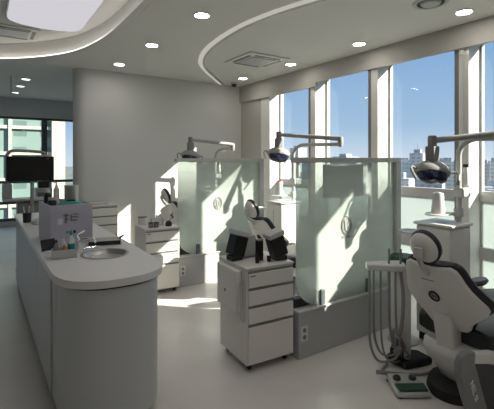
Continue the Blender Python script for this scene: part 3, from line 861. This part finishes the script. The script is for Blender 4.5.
# caddy with bottles
r = empty('counter_caddy', (.465, 2.885, ZT), R(-6)); tag(r, 'pale plastic caddy at the counter edge holding small bottles', 'caddy')
bm = new()
box(bm, -.075, .075, -.05, .05, 0, .008)
box(bm, -.075, .075, -.05, -.044, .008, .055); box(bm, -.075, .075, .044, .05, .008, .055)
box(bm, -.075, -.069, -.044, .044, .008, .055); box(bm, .069, .075, -.044, .044, .008, .055)
finish('caddy_body', bm, M['lgrey'], r, bevel=.002)
def bottle(name, x, y, rad, h, body, label, capm, cat='bottle', nozzle=False, band=None, z=ZT + .0085):
    r = empty(name, (x, y, z)); tag(r, label, cat)
    bm = new(); lathe(bm, [(rad * .92, 0), (rad, .006), (rad, h * .62), (rad * .45, h * .8), (rad * .4, h * .86), (0, h * .86)], 18); b = finish('bottle_body', bm, body, r)
    if band:
        bm = new(); lathe(bm, [(rad * 1.02, h * .2), (rad * 1.02, h * .5), (0, h * .5)], 18); finish('paper_label', bm, band, r)
    bm = new()
    if nozzle:
        tube(bm, [(0, 0, h * .86), (0, 0, h), (-.03, -.01, h)], .008, 8); finish('spray_head', bm, capm, r)
    else:
        lathe(bm, [(rad * .5, h * .86), (rad * .42, h), (0, h)], 14); finish('cap', bm, capm, r)
bottle('spray_bottle', .508, 2.885, .022, .155, M['paper'], 'white spray bottle with teal band at the right of the counter caddy', M['teal'], nozzle=True, band=M['teal'])
bottle('white_bottle', .462, 2.905, .018, .13, M['paper'], 'slim white bottle in the middle of the counter caddy', M['lgrey'])
bottle('brown_bottle', .466, 2.868, .017, .085, M['orange'], 'small orange-brown bottle at the front of the counter caddy', M['paper'])
bottle('dark_bottle', .420, 2.90, .017, .105, M['mgrey'], 'grey bottle with black cap at the left of the counter caddy', M['black'])
bottle('soap_bottle', .575, 3.13, .020, .13, M['lgrey'], 'grey soap bottle behind the faucet by the lilac box', M['black'], z=ZT)
# card holder
r = empty('card_stand', (.405, 3.12, ZT), R(20)); tag(r, 'small black card stand at the left counter edge beside the caddy', 'card stand')
mt = Matrix.Rotation(R(-14), 4, 'X')
bx('card', M['black'], r, -.05, .05, -.004, .004, .004, .085, mtx=mt)
bx('stand_foot', M['paper'], r, -.045, .045, -.035, .03, 0, .006, bevel=.002)
# dark tray behind the sink
r = empty('instrument_tray', (.80, 3.17, ZT), R(-15)); tag(r, 'black instrument tray on the counter behind the sink', 'tray')
bm = new()
box(bm, -.115, .115, -.065, .065, .0, .012); box(bm, -.115, .115, -.065, -.057, .012, .03); box(bm, -.115, .115, .057, .065, .012, .03)
box(bm, -.115, -.107, -.057, .057, .012, .03); box(bm, .107, .115, -.057, .057, .012, .03)
finish('tray_body', bm, M['black'], r, bevel=.003)
bm = new(); box(bm, -.12, .12, -.07, .07, .031, .036); finish('tray_lid', bm, M['steel'], r, bevel=.003)
for s in (-1, 1):
    bm = new(); tube(bm, [(s * .105, -.03, .036), (s * .13, -.02, .055), (s * .14, .02, .055), (s * .105, .03, .036)], .005, 8); finish('handle', bm, M['black'], r)
for i, (x, y, a, l) in enumerate(((.655, 3.03, 20, 'chrome hand instrument lying between faucet and tray, the longer one'), (.685, 3.06, -30, 'chrome hand instrument lying against the front of the black tray'))):
    bm = new(); tube(bm, [(-.05, 0, .007), (.03, 0, .007), (.055, .006, .012)], [.007, .006, .003], 8)
    tag(finish('hand_instrument', bm, M['chrome'], None, loc=(x, y, ZT), rotz=R(a)), l, 'instrument', 'hand instruments by the sink')
# pen cup and white box at the far end
r = empty('pen_cup', (.405, 4.70, ZT)); tag(r, 'dark pen cup at the far left end of the counter', 'pen cup')
bm = new(); lathe(bm, [(.038, 0), (.042, .10), (.038, .10), (.035, .006), (0, .006)], 18); finish('cup_body', bm, M['black'], r)
for k, (dx, dy, m) in enumerate(((-.016, .01, 'orange'), (.012, .012, 'paper'), (.0, -.016, 'teal'), (.02, -.004, 'orange'), (-.018, -.01, 'paper'))):
    bm = new(); tube(bm, [(.405 + dx * .6, 4.70 + dy * .6, ZT + .008), (.405 + dx * 2, 4.70 + dy * 2, ZT + .165)], .0055, 6)
    tag(finish('pen', bm, M[m]), {'orange': 'orange pen standing in the dark pen cup', 'paper': 'white pen standing in the dark pen cup', 'teal': 'teal pen standing in the dark pen cup'}[m], 'pen', {'orange': 'orange pens in the cup', 'paper': 'white pens in the cup', 'teal': 'teal pen in the cup'}[m])
r = empty('tissue_box', (.48, 4.52, ZT)); tag(r, 'low white box beside the pen cup on the counter', 'box')
bm = new(); lathe(bm, [(.05, 0), (.062, .01), (.055, .035), (.02, .05), (0, .05)], 20, None, .9, 1.2); finish('box_body', bm, M['lgrey'], r)
bx('slot', M['grey'], r, -.02, .02, -.006, .006, .048, .053)

# things on the far carts
r = empty('instrument_rack', (1.70, 4.42, .741)); tag(r, 'white rack with upright syringes on the sunlit cart', 'rack')
bx('rack_body', M['white'], r, -.08, .08, -.03, .03, .0, .02, bevel=.003)
bx('rack_shelf', M['white'], r, -.075, .075, -.02, .02, .085, .095, bevel=.002)
for x in (-.07, .07): bx('rack_side', M['lgrey'], r, x - .004, x + .004, -.02, .02, .02, .085)
for k in range(5):
    bm = new(); lathe(bm, [(.004, .0205), (.008, .035), (.008, .12), (.012, .122), (.012, .126), (0, .126)], 10)
    tag(finish('syringe', bm, M['paper'], None, loc=(1.644 + .028 * k, 4.42, .741 + .0), ), 'white syringe standing in the rack on the sunlit cart', 'syringe', 'syringes in the rack')
for k, (x, y, l) in enumerate(((1.59, 4.32, 'left dark square jar on the sunlit cart'), (1.65, 4.31, 'right dark square jar on the sunlit cart'))):
    r = empty('square_jar', (x, y, .741)); tag(r, l, 'jar', 'dark jars on the sunlit cart')
    bx('jar_body', M['grey'], r, -.023, .023, -.02, .02, 0, .05, bevel=.004); bx('lid', M['black'], r, -.025, .025, -.022, .022, .05, .06, bevel=.003)
r = empty('black_kettle', (1.81, 4.34, .741)); tag(r, 'dark rounded pot on the sunlit cart beside the syringe rack', 'pot')
bm = new(); lathe(bm, [(.035, 0), (.04, .02), (.03, .05), (.01, .062), (0, .062)], 18); finish('pot_body', bm, M['black'], r)
bm = new(); tube(bm, [(.01, 0, .06), (.04, .0, .10), (.055, .01, .15)], .006, 8); finish('handle', bm, M['grey'], r)
r = empty('white_canister', (1.585, 4.58, .741)); tag(r, 'white canister with grey lid at the back left of the sunlit cart', 'canister')
bm = new(); lathe(bm, [(.05, 0), (.05, .085), (0, .085)], 20); finish('canister_body', bm, M['white'], r)
bm = new(); lathe(bm, [(.053, .085), (.053, .095), (0, .096)], 20); finish('lid', bm, M['grey'], r)
r = empty('oval_tray', (1.43, 6.10, .851)); tag(r, 'flat white tray on the wide drawer cabinet by the back wall', 'tray')
bm = new(); lathe(bm, [(.14, 0), (.16, .02), (.155, .024), (.135, .006), (0, .006)], 32, None, 1.1, .7); finish('tray_body', bm, M['white'], r)
bm = new(); lathe(bm, [(.10, .012), (.10, .018), (0, .018)], 28, None, 1.2, .6); finish('tray_liner', bm, M['steel'], r)

# ------------------------------------------------------------------ far left passage
r = empty('far_treatment_unit', (.62, 6.6, 0)); tag(r, 'far treatment unit with curved lamp arm beyond the counter end', 'dental unit')
bx('cabinet', M['grey'], r, -.18, .10, -.12, .16, .05, .90, bevel=.02)
bx('plinth', M['rubber'], r, -.16, .08, -.10, .14, 0, .05)
bx('shelf', M['lgrey'], r, -.36, .28, -.16, .14, .92, .95, bevel=.01)
bx('shelf_bracket', M['grey'], r, -.10, .02, -.10, .10, .90, .92)
bm = new(); tube(bm, [(-.30, .05, .95), (-.30, .05, 1.52), (-.28, .05, 1.60), (-.20, .05, 1.635), (.12, .05, 1.62), (.2, .05, 1.60)], .022, 10, smooth=4); finish('lamp_post', bm, M['mgrey'], r)
bm = new(); lathe(bm, [(0, .07), (.05, .06), (.10, .02), (.105, 0), (0, 0)], 24, Matrix.Translation((.2, .05, 1.52)), 1, .7); finish('lamp_head', bm, M['lgrey'], r)
bx('control_box', M['lgrey'], r, -.36, -.24, -.03, .12, .951, 1.16, bevel=.012)
r = empty('wide_monitor', (.58, 6.22, 0)); tag(r, 'wide black monitor facing the room beyond the counter end', 'monitor')
bx('housing', M['black'], r, -.29, .29, -.005, .03, 1.21, 1.55, bevel=.008)
bx('screen', M['screen'], r, -.278, .278, -.008, -.005, 1.225, 1.54)
bm = new(); tube(bm, [(.02, .02, .03), (.02, .03, 1.3)], .024, 10); finish('stand_pole', bm, M['mgrey'], r)
bm = new(); lathe(bm, [(.2, 0), (.2, .02), (.04, .035), (0, .035)], 28, Matrix.Translation((.02, .02, 0)), 1, .8); finish('stand_base', bm, M['mgrey'], r)
r = empty('white_equipment_box', (.86, 7.3, 0)); tag(r, 'pale equipment tower right of the wide monitor in the passage', 'equipment')
bx('tower_body', M['lgrey'], r, -.12, .12, -.12, .12, .04, 1.05, bevel=.02)
bx('tower_top', M['black'], r, -.08, .08, -.08, .08, 1.05, 1.16, bevel=.015)
bx('control_panel', M['grey'], r, -.09, .09, -.126, -.12, .8, .98)
bx('foot', M['rubber'], r, -.11, .11, -.11, .11, 0, .04)

# ------------------------------------------------------------------ outside
GZ = -45
bm = new(); box(bm, -3000, 3000, -3000, 3000, GZ - 2, GZ)
struct(finish('ground', bm, mat('city_ground', (.13, .15, .14), .9, var=.4, scale=.02), smooth=False))
def facade(name, wallc, winc, sx, sz, fx=.62, fz=.5):
    m = bpy.data.materials.new(name); m.use_nodes = True
    t = m.node_tree; b = t.nodes['Principled BSDF']; b.inputs['Roughness'].default_value = .7
    N = t.nodes.new; L = t.links.new
    c = N('ShaderNodeTexCoord'); s = N('ShaderNodeSeparateXYZ'); L(c.outputs['Object'], s.inputs[0])
    ad = N('ShaderNodeMath'); ad.operation = 'ADD'; L(s.outputs['X'], ad.inputs[0]); L(s.outputs['Y'], ad.inputs[1])
    def cell(src, size, frac):
        d = N('ShaderNodeMath'); d.operation = 'DIVIDE'; L(src, d.inputs[0]); d.inputs[1].default_value = size
        f_ = N('ShaderNodeMath'); f_.operation = 'FRACT'; L(d.outputs[0], f_.inputs[0])
        g = N('ShaderNodeMath'); g.operation = 'LESS_THAN'; L(f_.outputs[0], g.inputs[0]); g.inputs[1].default_value = frac
        return g.outputs[0]
    a = cell(ad.outputs[0], sx, fx); z = cell(s.outputs['Z'], sz, fz)
    mu = N('ShaderNodeMath'); mu.operation = 'MULTIPLY'; L(a, mu.inputs[0]); L(z, mu.inputs[1])
    mx = N('ShaderNodeMix'); mx.data_type = 'RGBA'
    mx.inputs['A'].default_value = (*wallc, 1); mx.inputs['B'].default_value = (*winc, 1)
    L(mu.outputs[0], mx.inputs['Factor']); L(mx.outputs['Result'], b.inputs['Base Color'])
    return m
FM = [facade('pale_facade', (.62, .58, .54), (.34, .37, .40), 5, 3.4), facade('grey_facade', (.36, .38, .41), (.24, .27, .31), 4, 3.6), facade('brown_facade', (.42, .37, .33), (.26, .27, .29), 6, 3.3), facade('bluish_facade', (.38, .43, .47), (.28, .33, .38), 3.5, 3.5, .8, .7)]  # wall and window tones paled to put distance haze into the colour
def building(x, y, wx, wy, top, mi, rz, label, group=None, antenna=False):
    r = empty('city_building', (x, y, GZ), rz); tag(r, label, 'building', group)
    h = top - GZ
    bm = new(); box(bm, -wx, wx, -wy, wy, 0, h); finish('tower', bm, FM[mi], r, smooth=False)
    bm = new(); box(bm, -wx * .5, wx * .4, -wy * .5, wy * .5, h, h + 3.5); finish('roof_house', bm, FM[1], r, smooth=False)
    if antenna:
        bm = new(); tube(bm, [(0, 0, h + 3.5), (0, 0, h + 9)], .4, 6); finish('antenna', bm, FM[1], r)
def at(u, F):
    a = math.atan(267 / 400); t = (u - 247) / 400
    return F * (math.sin(a) + t * math.cos(a)), F * (math.cos(a) - t * math.sin(a))
x, y = at(418, 380); building(x, y, 6, 6, 8, 0, .3, 'tall pale tower block with roof mast seen left of the near lamp', antenna=True)
x, y = at(403, 420); building(x, y, 8, 8, -1, 3, .1, 'broad bluish office block left of the tall pale tower')
x, y = at(447, 360); building(x, y, 7, 7, 0, 0, .5, 'pale block seen just right of the tall pale tower behind the lamp')
x, y = at(346, 520); building(x, y, 16, 10, 6, 3, .2, 'bluish block on the skyline above the near partition rail')
x, y = at(298, 620); building(x, y, 9, 9, 20, 0, .1, 'pale block on the skyline behind the folded lamp arm')
rnd = random.Random(4)
placed = [(*at(u, F), 14) for u, F in ((418, 380), (403, 420), (447, 360), (346, 520), (298, 620))]
for k in range(110):
    u = 278 + rnd.random() * 230; F = 170 + rnd.random() * 480
    x, y = at(u, F)
    top = -8 - rnd.random() * 16 if F < 330 else -5 + rnd.random() * 6
    wx, wy = 5 + rnd.random() * 9, 5 + rnd.random() * 9; rr = math.hypot(wx, wy)
    if any(math.hypot(x - a, y - b) < rr + c for a, b, c in placed): continue
    placed.append((x, y, rr))
    building(x, y, wx, wy, top, rnd.randrange(4), rnd.random(), 'low city block outside the tall windows', 'low city blocks outside')
# neighbouring office block seen through the far window
r = empty('neighbour_office', (3.7, 62, GZ)); tag(r, 'pale office block with green glass outside the far left window', 'building')
bmw = new(); bmg = new(); bmf = new()
box(bmg, -14, 4.6, 0, 12, 0, 66)
finish('green_glass', bmg, facade('green_glass_facade', (.17, .25, .225), (.10, .15, .14), 3.2, 3.55, .5, .6), r, smooth=False)
for k in range(19):
    z = -GZ + 2.4 + 3.5 * (k - 12)
    box(bmw, -14, 4.6, -.35, 0, z - .22, z + .22)
finish('floor_band', bmw, mat('cream_stone', (.42, .42, .36), .7), r, smooth=False)
for x in (-11, -6.5, .8 - 1.2): box(bmf, x - .18, x + .18, -.5, 0, 0, 66)
finish('mullion', bmf, mat('cream_stone_2', (.44, .44, .38), .7), r, smooth=False)
bx('corner_tower', mat('cream_stone_3', (.50, .45, .36), .7), r, 4.6, 6.3, -.8, 12, 0, 68)
